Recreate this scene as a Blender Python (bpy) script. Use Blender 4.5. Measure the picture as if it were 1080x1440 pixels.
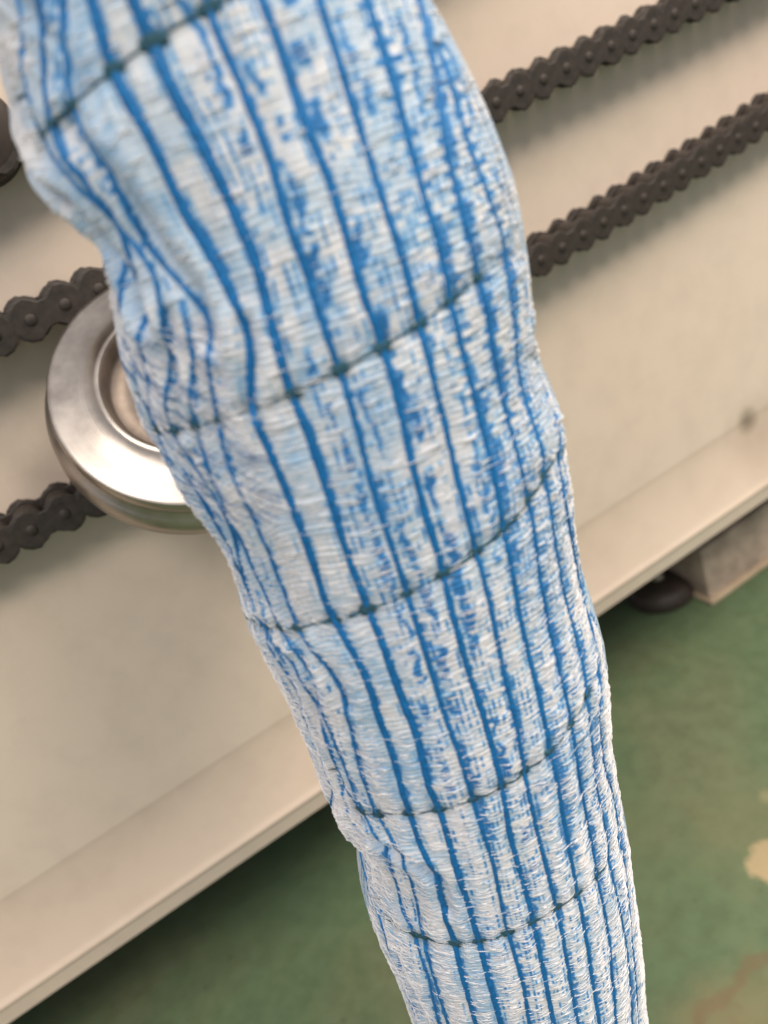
import bpy, math
import numpy as np
from mathutils import Matrix, Vector

for o in list(bpy.data.objects):
    bpy.data.objects.remove(o, do_unlink=True)
C = bpy.context.scene.collection
rng = np.random.default_rng(7)

# ------------------------------------------------------------------ camera
F = 1150.0                       # focal length in photo pixels (1080 x 1440)
a_img, a_dep = math.radians(30.4), math.radians(16.4)
X = np.array([math.cos(a_dep)*math.cos(a_img), math.cos(a_dep)*math.sin(a_img), -math.sin(a_dep)])
U1 = np.array([math.sin(a_img), -math.cos(a_img), 0.0])
FW = np.array([0, 0, -1.0]) - (-X[2])*X
FW /= np.linalg.norm(FW)
PITCH = math.radians(27.6)
DN = math.cos(PITCH)*U1 + math.sin(PITCH)*FW
Z = -DN
Y = np.cross(Z, X)
R = np.array([X, Y, Z])          # camera axes -> world axes
CAM = np.array([0.0, -0.62, 0.0])

def ray(px, py):
    return R @ np.array([(px-540)/F, -(py-720)/F, -1.0])
def hit_y(px, py, y0):
    d = ray(px, py); return CAM + d*((y0-CAM[1])/d[1])
def hit_z(px, py, z0):
    d = ray(px, py); return CAM + d*((z0-CAM[2])/d[2])
def at(px, py, dep):
    return CAM + ray(px, py)*dep
LIP_Y = -0.022
ZE = 0.195
CAM[2] = ZE - 0.5*(hit_y(0, 1421, LIP_Y)[2] + hit_y(1080, 680, LIP_Y)[2])

cam = bpy.data.cameras.new("camera")
camo = bpy.data.objects.new("camera", cam); C.objects.link(camo)
M = Matrix([[*R[0], CAM[0]], [*R[1], CAM[1]], [*R[2], CAM[2]], [0, 0, 0, 1]])
camo.matrix_world = M
cam.sensor_fit = 'VERTICAL'; cam.sensor_height = 36.0
cam.lens = 36.0*F/1440
cam.clip_start = 0.01; cam.clip_end = 100
cam.dof.use_dof = True
cam.dof.focus_distance = 0.40
cam.dof.aperture_fstop = 5.8
bpy.context.scene.camera = camo

# ------------------------------------------------------------------ light
w = bpy.data.worlds.new("World"); bpy.context.scene.world = w
w.use_nodes = True
bg = w.node_tree.nodes['Background']
bg.inputs[0].default_value = (0.86, 0.90, 1.0, 1); bg.inputs[1].default_value = 0.60
def area(name, loc, target, size, power, col):
    l = bpy.data.lights.new(name, 'AREA'); l.shape = 'RECTANGLE'
    l.size, l.size_y = size; l.energy = power; l.color = col
    o = bpy.data.objects.new(name, l); C.objects.link(o)
    o.location = loc
    o.rotation_euler = (Vector(target)-Vector(loc)).to_track_quat('-Z', 'Y').to_euler()
    return o
area("ceiling_lamp", (1.4, -1.45, 3.0), (0.1, -0.1, 0.3), (2.4, 0.95), 128, (1.0, 0.89, 0.74))
area("fill_lamp", (-1.3, -2.3, 3.1), (0.0, -0.1, 0.3), (1.8, 0.8), 76, (1.0, 0.93, 0.84))  # added fill without a seen source, lifts the sleeve's shadow at lower left
vs = bpy.context.scene.view_settings
vs.view_transform = 'Standard'; vs.look = 'None'; vs.gamma = 1; vs.exposure = 0.0

# ------------------------------------------------------------------ materials
class NT:
    def __init__(s, name):
        s.m = bpy.data.materials.new(name); s.m.use_nodes = True
        s.t = s.m.node_tree; s.b = s.t.nodes['Principled BSDF']
        s.tc = s.t.nodes.new('ShaderNodeTexCoord')
    def n(s, typ, **kw):
        x = s.t.nodes.new(typ)
        for k, v in kw.items():
            if k in x.inputs: x.inputs[k].default_value = v
            else: setattr(x, k, v)
        return x
    def l(s, a, b): s.t.links.new(a, b)
    def noise(s, scale, detail=4, rough=0.55, vec=None):
        x = s.n('ShaderNodeTexNoise'); x.inputs['Scale'].default_value = scale
        x.inputs['Detail'].default_value = detail; x.inputs['Roughness'].default_value = rough
        s.l(vec if vec is not None else s.tc.outputs['Object'], x.inputs['Vector']); return x
    def ramp(s, fac, stops):
        r = s.n('ShaderNodeValToRGB'); s.l(fac, r.inputs[0])
        e = r.color_ramp.elements
        while len(e) < len(stops): e.new(0.5)
        for el, (p, c) in zip(e, stops):
            el.position = p; el.color = (*c, 1) if len(c) == 3 else c
        return r
    def mix(s, fac, a, b, mode='MIX'):
        x = s.n('ShaderNodeMix'); x.data_type = 'RGBA'; x.blend_type = mode
        for sock, v in ((x.inputs[0], fac), (x.inputs[6], a), (x.inputs[7], b)):
            if isinstance(v, (int, float)): sock.default_value = v
            elif isinstance(v, tuple): sock.default_value = (*v, 1)
            else: s.l(v, sock)
        return x.outputs[2]
    def bump(s, h, strength, dist):
        x = s.n('ShaderNodeBump'); x.inputs['Strength'].default_value = strength
        x.inputs['Distance'].default_value = dist; s.l(h, x.inputs['Height'])
        s.l(x.outputs[0], s.b.inputs['Normal'])
    def base(s, v):
        if isinstance(v, tuple): s.b.inputs['Base Color'].default_value = (*v, 1)
        else: s.l(v, s.b.inputs['Base Color'])
    def set(s, **kw):
        for k, v in kw.items(): s.b.inputs[k.replace('_', ' ')].default_value = v

def g3(v): return (v, v, v)

def spot(n, centre, radius, soft, warp=0.5, wscale=40):
    """mask 0..1 for a stain of its own shape round a world point"""
    pos = n.tc.outputs['Object']
    nz = n.noise(wscale, 3, 0.6)
    sub = n.n('ShaderNodeVectorMath', operation='SUBTRACT'); n.l(pos, sub.inputs[0]); sub.inputs[1].default_value = centre
    ln = n.n('ShaderNodeVectorMath', operation='LENGTH'); n.l(sub.outputs[0], ln.inputs[0])
    ad = n.n('ShaderNodeMath', operation='MULTIPLY_ADD')
    n.l(nz.outputs['Fac'], ad.inputs[0]); ad.inputs[1].default_value = warp*radius*2; n.l(ln.outputs['Value'], ad.inputs[2])
    mr = n.n('ShaderNodeMapRange'); n.l(ad.outputs[0], mr.inputs[0])
    mr.inputs[1].default_value = radius*(1+warp)-soft; mr.inputs[2].default_value = radius*(1+warp)+soft
    mr.inputs[3].default_value = 1; mr.inputs[4].default_value = 0
    return mr.outputs[0]

MLOC = np.array([0.3, 0.4, 0.0])
def mat_panel(name, tone):
    n = NT(name)
    a = n.noise(2.2, 3, 0.5); b = n.noise(28, 5, 0.65); c = n.noise(420, 2, 0.5)
    r = n.ramp(a.outputs['Fac'], [(0.35, tone), (0.65, (tone[0]*.98, tone[1]*1.02, tone[2]*1.03))])
    r2 = n.ramp(b.outputs['Fac'], [(0.30, g3(0.93)), (0.55, g3(1.0))])
    col = n.mix(1.0, r.outputs[0], r2.outputs[0], 'MULTIPLY')
    # a soft browner patch at the fold of the skirt and a black scuff near its right part
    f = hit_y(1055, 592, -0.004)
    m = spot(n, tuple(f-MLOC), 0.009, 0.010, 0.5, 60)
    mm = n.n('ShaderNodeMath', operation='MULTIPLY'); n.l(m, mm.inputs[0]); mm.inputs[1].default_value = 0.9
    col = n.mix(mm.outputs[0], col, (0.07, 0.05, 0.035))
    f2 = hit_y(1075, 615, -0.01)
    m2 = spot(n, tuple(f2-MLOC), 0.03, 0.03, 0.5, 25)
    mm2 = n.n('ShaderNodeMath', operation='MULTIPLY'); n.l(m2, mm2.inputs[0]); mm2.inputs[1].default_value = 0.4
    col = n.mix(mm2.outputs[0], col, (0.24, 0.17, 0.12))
    for (px, py, yy, rr, st) in ((925, 685, -0.02, .005, .3), (905, 700, -0.02, .008, .22), (1010, 690, -0.02, .004, .25), (55, 665, 0, .012, .25), (890, 735, -.02, .006, .2), (110, 470, 0, .01, .1)):
        m3 = spot(n, tuple(hit_y(px, py, yy)-MLOC), rr, rr, 0.6, 80)
        mm3 = n.n('ShaderNodeMath', operation='MULTIPLY'); n.l(m3, mm3.inputs[0]); mm3.inputs[1].default_value = st
        col = n.mix(mm3.outputs[0], col, (0.16, 0.11, 0.08))
    n.base(col)
    n.set(Roughness=0.42); n.set(**{'Specular IOR Level': 0.35})
    n.bump(c.outputs['Fac'], 0.12, 0.0006)
    return n.m

def mat_floor():
    n = NT('green_floor_paint')
    a = n.noise(3.5, 5, 0.6); b = n.noise(45, 5, 0.65); c = n.noise(260, 3, 0.6)
    r = n.ramp(a.outputs['Fac'], [(0.36, (0.095, 0.145, 0.080)), (0.52, (0.108, 0.150, 0.080)), (0.66, (0.135, 0.155, 0.086))])
    r2 = n.ramp(b.outputs['Fac'], [(0.3, g3(0.84)), (0.6, g3(1.04))])
    col = n.mix(1.0, r.outputs[0], r2.outputs[0], 'MULTIPLY')
    d = n.noise(70, 2, 0.5)
    r3 = n.ramp(d.outputs['Fac'], [(0.70, g3(0)), (0.76, g3(0.45))])
    col = n.mix(r3.outputs[0], col, (0.035, 0.05, 0.03))
    # bare places where the paint has worn to the screed
    for (px, py, rr, colr, st, wp) in ((1085, 1212, .021, (0.50, 0.37, 0.22), .8, 1.1), (1078, 1120, .006, (0.4, 0.34, 0.2), .4, 1.0),
                                (1065, 1425, .036, (0.24, 0.18, 0.09), .4, .7), (1000, 1455, .03, (0.22, 0.15, 0.08), .4, .6),
                                (1030, 1160, .05, (0.17, 0.165, 0.085), .35, .6), (880, 1160, .035, (0.16, 0.16, 0.085), .3, .6),
                                (300, 1200, .05, (0.15, 0.14, 0.08), .35, .6)):
        m = spot(n, tuple(hit_z(px, py, 0)), rr, rr*0.25 if st > .7 else rr*.7, wp, 30)
        mm = n.n('ShaderNodeMath', operation='MULTIPLY'); n.l(m, mm.inputs[0]); mm.inputs[1].default_value = st
        col = n.mix(mm.outputs[0], col, colr)
    # a brown scratch running up to the right
    p0, p1 = hit_z(985, 1440, 0), hit_z(1085, 1335, 0)
    L = np.linalg.norm(p1-p0); dx, dy = (p1-p0)[:2]/L
    mp = n.n('ShaderNodeVectorMath', operation='SUBTRACT'); n.l(n.tc.outputs['Object'], mp.inputs[0]); mp.inputs[1].default_value = tuple((p0+p1)/2)
    nz = n.noise(22, 3, 0.6)
    ds = n.n('ShaderNodeVectorMath', operation='DOT_PRODUCT'); n.l(mp.outputs[0], ds.inputs[0]); ds.inputs[1].default_value = (-dy, dx, 0)
    ad = n.n('ShaderNodeMath', operation='MULTIPLY_ADD'); n.l(nz.outputs['Fac'], ad.inputs[0]); ad.inputs[1].default_value = 0.05; n.l(ds.outputs['Value'], ad.inputs[2])
    su = n.n('ShaderNodeMath', operation='SUBTRACT'); n.l(ad.outputs[0], su.inputs[0]); su.inputs[1].default_value = 0.025
    ab = n.n('ShaderNodeMath', operation='ABSOLUTE'); n.l(su.outputs[0], ab.inputs[0])
    mr = n.n('ShaderNodeMapRange'); n.l(ab.outputs[0], mr.inputs[0]); mr.inputs[1].default_value = .004; mr.inputs[2].default_value = .009; mr.inputs[3].default_value = .45; mr.inputs[4].default_value = 0
    dt = n.n('ShaderNodeVectorMath', operation='DOT_PRODUCT'); n.l(mp.outputs[0], dt.inputs[0]); dt.inputs[1].default_value = (dx, dy, 0)
    ab2 = n.n('ShaderNodeMath', operation='ABSOLUTE'); n.l(dt.outputs['Value'], ab2.inputs[0])
    mr2 = n.n('ShaderNodeMapRange'); n.l(ab2.outputs[0], mr2.inputs[0]); mr2.inputs[1].default_value = L*.5; mr2.inputs[2].default_value = L*.8; mr2.inputs[3].default_value = 1; mr2.inputs[4].default_value = 0
    ml = n.n('ShaderNodeMath', operation='MULTIPLY'); n.l(mr.outputs[0], ml.inputs[0]); n.l(mr2.outputs[0], ml.inputs[1])
    col = n.mix(ml.outputs[0], col, (0.16, 0.095, 0.055))
    n.base(col)
    rr = n.ramp(b.outputs['Fac'], [(0.3, g3(0.38)), (0.7, g3(0.6))]); n.l(rr.outputs[0], n.b.inputs['Roughness'])
    n.set(**{'Specular IOR Level': 0.3})
    n.bump(c.outputs['Fac'], 0.25, 0.001)
    return n.m

def mat_simple(name, col, rough, metal=0.0, var=0.3, scale=300, bump=0.0, bd=0.0005, spec=0.5):
    n = NT(name)
    a = n.noise(scale, 4, 0.6)
    r = n.ramp(a.outputs['Fac'], [(0.3, tuple(c*(1-var) for c in col)), (0.7, tuple(min(1, c*(1+var)) for c in col))])
    n.base(r.outputs[0]); n.set(Roughness=rough, Metallic=metal); n.set(**{'Specular IOR Level': spec})
    if bump: n.bump(a.outputs['Fac'], bump, bd)
    return n.m

def mat_fabric():
    n = NT('woven_white_and_blue_yarn')
    at_ = n.n('ShaderNodeAttribute', attribute_name='dye')
    ad_ = n.n('ShaderNodeAttribute', attribute_name='stain')
    fine = n.noise(1500, 2, 0.6)
    pat = n.noise(55, 4, 0.6)
    mp = n.n('ShaderNodeMath', operation='MULTIPLY_ADD'); n.l(fine.outputs['Fac'], mp.inputs[0]); mp.inputs[1].default_value = 0.30; n.l(at_.outputs['Fac'], mp.inputs[2])
    sb = n.n('ShaderNodeMath', operation='SUBTRACT'); n.l(mp.outputs[0], sb.inputs[0]); sb.inputs[1].default_value = 0.15
    r = n.ramp(sb.outputs[0], [(0.0, (0.64, 0.615, 0.62)), (0.22, (0.45, 0.52, 0.60)), (0.50, (0.18, 0.36, 0.56)), (0.75, (0.035, 0.18, 0.43)), (1.0, (0.010, 0.13, 0.35))])
    r2 = n.ramp(pat.outputs['Fac'], [(0.35, (0.93, 0.95, 1.0)), (0.62, (1, 1, 1))])
    col = n.mix(1.0, r.outputs[0], r2.outputs[0], 'MULTIPLY')
    col = n.mix(ad_.outputs['Fac'], col, (0.035, 0.085, 0.12))
    n.base(col)
    n.set(Roughness=0.62); n.set(**{'Specular IOR Level': 0.35, 'Sheen Weight': 0.15, 'Sheen Roughness': 0.5})
    n.bump(fine.outputs['Fac'], 0.35, 0.0006)
    return n.m

def mat_steel():
    n = NT('turned_stainless_steel')
    sp = n.n('ShaderNodeSeparateXYZ'); n.l(n.tc.outputs['Object'], sp.inputs[0])
    # concentric tool marks: noise over the radius
    ln = n.n('ShaderNodeVectorMath', operation='LENGTH')
    cb = n.n('ShaderNodeCombineXYZ'); n.l(sp.outputs[0], cb.inputs[0]); n.l(sp.outputs[1], cb.inputs[1])
    n.l(cb.outputs[0], ln.inputs[0])
    cc = n.n('ShaderNodeCombineXYZ'); n.l(ln.outputs['Value'], cc.inputs[0])
    nz = n.noise(900, 2, 0.5, cc.outputs[0])
    sm = n.noise(30, 4, 0.6)
    r = n.ramp(sm.outputs['Fac'], [(0.35, (0.38, 0.325, 0.28)), (0.65, (0.49, 0.435, 0.39))])
    n.base(r.outputs[0])
    rr = n.ramp(sm.outputs['Fac'], [(0.3, g3(0.28)), (0.7, g3(0.46))]); n.l(rr.outputs[0], n.b.inputs['Roughness'])
    n.set(Metallic=1.0)
    n.bump(nz.outputs['Fac'], 0.25, 0.0003)
    return n.m

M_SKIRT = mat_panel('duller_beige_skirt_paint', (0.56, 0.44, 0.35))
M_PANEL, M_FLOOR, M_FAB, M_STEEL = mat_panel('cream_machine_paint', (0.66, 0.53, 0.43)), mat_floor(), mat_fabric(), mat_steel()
M_CORD = mat_simple('blue_warp_yarn', (0.005, 0.120, 0.33), 0.6, var=0.3, scale=500, bump=0.4, bd=0.0004, spec=0.3)
M_CORDL = mat_simple('paler_blue_warp_yarn', (0.014, 0.14, 0.36), 0.6, var=0.4, scale=420, bump=0.4, bd=0.0004, spec=0.3)
M_KNOT = mat_simple('dark_teal_binding_thread', (0.025, 0.075, 0.105), 0.7, var=0.5, scale=600, bump=0.5, bd=0.0004, spec=0.2)
M_FIBRE = mat_simple('white_filament', (0.80, 0.78, 0.79), 0.30, var=0.06, scale=900, spec=0.5)
M_CHAIN = mat_simple('oily_black_chain_steel', (0.034, 0.025, 0.020), 0.6, 0.1, var=0.4, scale=180, bump=0.3, bd=0.0006)
M_PIN = mat_simple('glint_pin_steel', (0.30, 0.27, 0.26), 0.4, 1.0, var=0.3, scale=300)
M_RUBBER = mat_simple('dark_brown_rubber', (0.040, 0.028, 0.022), 0.55, var=0.4, scale=60, bump=0.2)
M_ZINC = mat_simple('dull_zinc_stud', (0.38, 0.34, 0.26), 0.4, 0.8, var=0.3, scale=120)
M_WOOD = mat_simple('scuffed_beige_box_paint', (0.42, 0.32, 0.25), 0.6, var=0.35, scale=26)
M_WOODL = mat_simple('pale_board_edge', (0.46, 0.35, 0.24), 0.65, var=0.2, scale=30)
M_BRONZE = mat_simple('brownish_hub_metal', (0.20, 0.16, 0.135), 0.5, 0.7, var=0.25, scale=60)
M_DARK = mat_simple('unlit_underside_paint', (0.10, 0.09, 0.07), 0.8, var=0.2, scale=20)

# ------------------------------------------------------------------ mesh helpers
def mesh_obj(name, verts, faces, mat, parent=None, smooth=True):
    me = bpy.data.meshes.new(name)
    v = np.asarray(verts, dtype=np.float32).reshape(-1, 3)
    if isinstance(faces, np.ndarray) and faces.ndim == 2:
        nf, k = faces.shape
        me.vertices.add(len(v)); me.vertices.foreach_set('co', v.ravel())
        me.loops.add(nf*k); me.loops.foreach_set('vertex_index', faces.ravel().astype(np.int32))
        me.polygons.add(nf); me.polygons.foreach_set('loop_start', np.arange(0, nf*k, k, dtype=np.int32))
        me.update(calc_edges=True)
    else:
        me.from_pydata(v.tolist(), [], faces)
    me.polygons.foreach_set('use_smooth', np.full(len(me.polygons), smooth))
    me.materials.append(mat)
    me.update()
    o = bpy.data.objects.new(name, me); C.objects.link(o)
    if parent: o.parent = parent
    return o
def empty(name, loc, label, cat, group=None):
    o = bpy.data.objects.new(name, None); C.objects.link(o)
    o.location = loc; o.empty_display_size = 0.05
    o['label'] = label; o['category'] = cat
    if group: o['group'] = group
    return o
def loc_(o, parent_loc):        # vertices were given in world coordinates
    o.data.transform(Matrix.Translation(-Vector(parent_loc)))
    return o
def grid_faces(nr, nc, wrap=False):
    i = np.arange(nr-1)[:, None]; j = np.arange(nc if wrap else nc-1)[None, :]
    j2 = (j+1) % nc
    return np.stack([i*nc+j, i*nc+j2, (i+1)*nc+j2, (i+1)*nc+j], -1).reshape(-1, 4)
def lathe(profile, n=96):
    """profile (r, z) -> verts round z"""
    a = np.linspace(0, 2*np.pi, n, endpoint=False)
    pr = np.asarray(profile)
    v = np.stack([pr[:, 0][:, None]*np.cos(a), pr[:, 0][:, None]*np.sin(a), np.repeat(pr[:, 1][:, None], n, 1)], -1)
    return v.reshape(-1, 3), grid_faces(len(pr), n, True)
def bevel_box(name, lo, hi, mat, parent=None, bw=0.002):
    import bmesh
    bm = bmesh.new(); bmesh.ops.create_cube(bm, size=1)
    lo, hi = np.array(lo), np.array(hi)
    for v in bm.verts: v.co = Vector((lo+hi)/2 + np.array(v.co)*(hi-lo))
    bmesh.ops.bevel(bm, geom=list(bm.edges), offset=bw, segments=2, affect='EDGES', profile=0.5)
    me = bpy.data.meshes.new(name); bm.to_mesh(me); bm.free()
    me.materials.append(mat)
    o = bpy.data.objects.new(name, me); C.objects.link(o)
    if parent: o.parent = parent
    return o

# ------------------------------------------------------------------ floor
fl = mesh_obj('floor', [(-12, -12, 0), (12, -12, 0), (12, 12, 0), (-12, 12, 0)], [(0, 1, 2, 3)], M_FLOOR)
fl['kind'] = 'structure'

# ------------------------------------------------------------------ machine
ze = ZE
zb = 0.5*(hit_y(0, 1268, 0)[2] + hit_y(992, 634, 0)[2])
XL, XR = -1.6, 2.2
print('bend z', zb, 'lip z', ze, 'cam', CAM)
mloc = (0.3, 0.4, 0.0)
mach = empty('machine', mloc, 'large cream painted machine housing with a flared lower skirt', 'machine')
def sweep(profile, name, mat, smooth=True):
    pr = np.asarray(profile, float); xs = np.linspace(XL, XR, 60)
    v = np.stack([np.repeat(xs[None], len(pr), 0), np.repeat(pr[:, 0][:, None], 60, 1), np.repeat(pr[:, 1][:, None], 60, 1)], -1)
    o = mesh_obj(name, v.reshape(-1, 3), grid_faces(len(pr), 60), mat, mach, smooth)
    return loc_(o, mloc)
sweep([(0.0, 1.05), (0.0, zb+0.004)], 'front_panel', M_PANEL)
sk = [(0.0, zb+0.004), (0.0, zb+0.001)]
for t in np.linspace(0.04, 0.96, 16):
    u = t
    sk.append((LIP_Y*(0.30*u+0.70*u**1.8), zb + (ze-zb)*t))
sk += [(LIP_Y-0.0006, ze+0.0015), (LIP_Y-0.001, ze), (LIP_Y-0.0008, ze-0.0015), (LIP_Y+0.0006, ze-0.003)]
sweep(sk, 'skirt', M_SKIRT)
zs = ze-0.003
STRIP = 0.017
sweep([(LIP_Y+0.0006, zs), (LIP_Y+0.003, zs-STRIP), (LIP_Y+0.006, zs-STRIP-0.0005), (LIP_Y+0.007, zs-STRIP+0.002), (LIP_Y+0.007, zs+0.002)], 'skirt_edge_strip', M_PANEL, False)
# body behind
loc_(bevel_box('housing', (XL, 0.006, ze+0.012), (XR, 1.0, 1.05), M_PANEL, mach, 0.004), mloc)
def foot(px, py, label=None):
    p = hit_z(px, py, 0.012)
    v, f = lathe([(0.0, 0.0), (0.043, 0.0), (0.045, 0.003), (0.0445, 0.014), (0.040, 0.022), (0.028, 0.0265), (0.010, 0.028), (0.0, 0.028)], 48)
    o = mesh_obj('levelling_foot', v, f, M_RUBBER, mach); o.location = Vector((p[0], p[1], 0.0005)) - Vector(mloc)
    v, f = lathe([(0.0, 0.0265), (0.0095, 0.0265), (0.0095, 0.035), (0.0055, 0.0355), (0.0055, ze+0.013)], 24)
    mesh_obj('stud', v, f, M_ZINC, o)
    return p
fp = foot(928, 826)
for dx, dy in ((-1.2, 0), (-1.2, 0.8), (0.0, 0.8)):
    ft = [o for o in mach.children if o.name == 'levelling_foot'][0]
    c = ft.copy(); C.objects.link(c); c.parent = mach
    c.location = ft.location + Vector((dx, dy, 0))
    for g in ft.children:
        d = g.copy(); C.objects.link(d); d.parent = c

# box under the machine
b0 = hit_z(1002, 853, 0.0)
box = empty('wooden_box', (float(b0[0]+0.11), float(b0[1]+0.1), 0.0), 'scuffed beige box under the machine beside the round rubber foot', 'box')
bl = box.location
loc_(bevel_box('box_side', (b0[0]+0.004, b0[1]+0.006, 0.007), (b0[0]+0.22, b0[1]+0.2, 0.085), M_WOOD, box, 0.002), bl)
loc_(bevel_box('base_board', (b0[0], b0[1], 0.0005), (b0[0]+0.225, b0[1]+0.205, 0.007), M_WOODL, box, 0.0015), bl)


# dark rubber buffer block on the panel, half behind the sleeve
q0, q1 = hit_y(-60, 175, -0.03), hit_y(16, 112, -0.03)
bf = empty('rubber_buffer', (float(q1[0]-0.035), 0.0, float(q1[2]-0.02)), 'dark brown rubber buffer on the panel at the far left, above the topmost chain', 'buffer')
v, f = lathe([(0, 0.036), (0.020, 0.036), (0.026, 0.033), (0.028, 0.027), (0.026, 0.016), (0.028, 0.008), (0.030, 0.001)], 40)
v = np.stack([v[:, 0], -v[:, 2], v[:, 1]], -1)
mesh_obj('rubber_body', v, f[:, ::-1], M_RUBBER, bf)
v, f = lathe([(0, 0.040), (0.006, 0.040), (0.009, 0.0385), (0.009, 0.0355)], 6)
v = np.stack([v[:, 0], -v[:, 2], v[:, 1]], -1)
mesh_obj('bolt_head', v, f[:, ::-1], M_ZINC, bf, False)

# ------------------------------------------------------------------ guide wheel
WY = -0.105
wc = hit_y(259, 533, WY)
dep = -((R.T @ (wc-CAM))[2])
WR = 190*dep/F
ax_cam = np.array([-0.16, 0.50, 1.0]); ax_cam /= np.linalg.norm(ax_cam)
view = R.T @ (CAM-wc); view /= np.linalg.norm(view)
ax = ax_cam + view - np.array([0, 0, 1.0]); ax /= np.linalg.norm(ax)
axw = R @ ax
print('wheel axis', axw, 'depth', dep, 'WR', WR)
wheel = empty('guide_wheel', tuple(wc), 'polished steel flanged guide wheel half hidden behind the sleeve', 'wheel')
wheel.rotation_euler = Vector(axw).to_track_quat('Z', 'Y').to_euler()
r_ = WR
v, f = lathe([(0.60*r_, 0.0062), (0.62*r_, 0.0062), (0.64*r_, 0.0052), (0.67*r_, 0.0034), (0.74*r_, 0.0015), (0.85*r_, 0.0), (0.95*r_, -0.0010), (0.978*r_, -0.0015), (0.982*r_, -0.0018), (0.987*r_, -0.0024),
              (0.998*r_, -0.0065), (1.0*r_, -0.007), (1.0*r_, -0.0076), (0.998*r_, -0.012), (0.985*r_, -0.0135)], 160)
mesh_obj('front_flange', v, f, M_STEEL, wheel)
v, f = lathe([(0.985*r_, -0.0135), (0.965*r_, -0.0145), (0.965*r_, -0.0165), (1.03*r_, -0.020), (1.07*r_, -0.025), (1.08*r_, -0.035), (1.05*r_, -0.038), (0.3*r_, -0.038)], 160)
mesh_obj('rear_flange', v, f, M_STEEL, wheel)
v, f = lathe([(0.60*r_, 0.0062), (0.585*r_, 0.0052), (0.572*r_, 0.003), (0.56*r_, -0.006), (0.54*r_, -0.009), (0.30*r_, -0.010), (0.28*r_, -0.005), (0.25*r_, -0.004), (0.0, -0.004)], 128)
mesh_obj('hub', v, f, M_BRONZE, wheel)
v, f = lathe([(0.013, -0.041), (0.013, -(abs(WY)+0.03))], 32)
mesh_obj('axle', v, f, M_ZINC, wheel)

# ------------------------------------------------------------------ chains
CH_Y = -0.0168
def plate_mesh(name, p, h, th, waist, mat):
    out = []
    for side in (1, -1):
        for a in np.linspace(-90, 90, 9):
            out.append((side*(p/2 + math.cos(math.radians(a))*h/2), side*math.sin(math.radians(a))*h/2))
        out.append((side*0.12*p, side*waist/2)); out.append((-side*0.12*p, side*waist/2))
    # the waist sits between the two ends, so the outline reads like a figure of eight
    n_ = len(out)
    v = []
    for (yy, s_) in ((0, .9), (th*0.25, 1), (th*0.75, 1), (th, .9)):
        v += [(x*s_ if abs(x) > p/2 else x, yy-th/2, z*s_) for x, z in out]
    f = [tuple(range(n_))[::-1], tuple(range(3*n_, 4*n_))]
    f = [tuple(range(n_)), tuple(reversed(range(3*n_, 4*n_)))]
    for k in range(3):
        for i in range(n_):
            j = (i+1) % n_
            f.append((k*n_+i, (k+1)*n_+i, (k+1)*n_+j, k*n_+j))
    me = bpy.data.meshes.new(name); me.from_pydata(v, [], f); me.materials.append(mat); me.update()
    import bmesh
    bm = bmesh.new(); bm.from_mesh(me); bmesh.ops.recalc_face_normals(bm, faces=bm.faces); bm.to_mesh(me); bm.free()
    return me
pa, pb = hit_y(780, 100, CH_Y), hit_y(811, 84.5, CH_Y)
PITCHL = float(np.linalg.norm(pb-pa))
print('chain pitch', PITCHL)
HP = PITCHL*1.22
me_out = plate_mesh('outer_plate', PITCHL, HP, 0.0028, HP*0.60, M_CHAIN)
me_in = plate_mesh('inner_plate', PITCHL, HP*0.94, 0.0028, HP*0.60, M_CHAIN)
def cyl_mesh(name, r, l, mat, cap=True, n=14):
    v, f = lathe([(0, -l/2), (r*0.8, -l/2), (r, -l/2+r*.2), (r, l/2-r*.2), (r*0.8, l/2), (0, l/2)], n)
    v = np.stack([v[:, 0], v[:, 2], v[:, 1]], -1)
    me = bpy.data.meshes.new(name); me.from_pydata(v.tolist(), [], f[:, ::-1].tolist()); me.materials.append(mat)
    me.polygons.foreach_set('use_smooth', [True]*len(me.polygons)); me.update(); return me
W_IN = PITCHL*1.0
me_roll = cyl_mesh('roller', PITCHL*0.47, W_IN*0.98, M_CHAIN)
me_pin = cyl_mesh('pin', PITCHL*0.17, W_IN+0.0150, M_CHAIN, n=10)
me_pins = cyl_mesh('glint_pin', PITCHL*0.13, W_IN+0.0165, M_PIN, n=10)  # paler pins for the left end: the chain's glints put into the metal colour
CHAIN_PTS = [
    ([(0, 212), (250, 82), (420, -12), (600, -112)], 'oily black roller chain, topmost, glimpsed at the left of the sleeve'),
    ([(0, 466), (60, 437), (690, 145), (780, 100), (880, 50), (960, 10)], 'oily black roller chain, middle of three, running above the steel wheel'),
    ([(0, 748), (100, 715), (750, 360), (880, 283), (1080, 156)], 'oily black roller chain, lowest of three, passing behind the wheel rim'),
]
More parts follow.
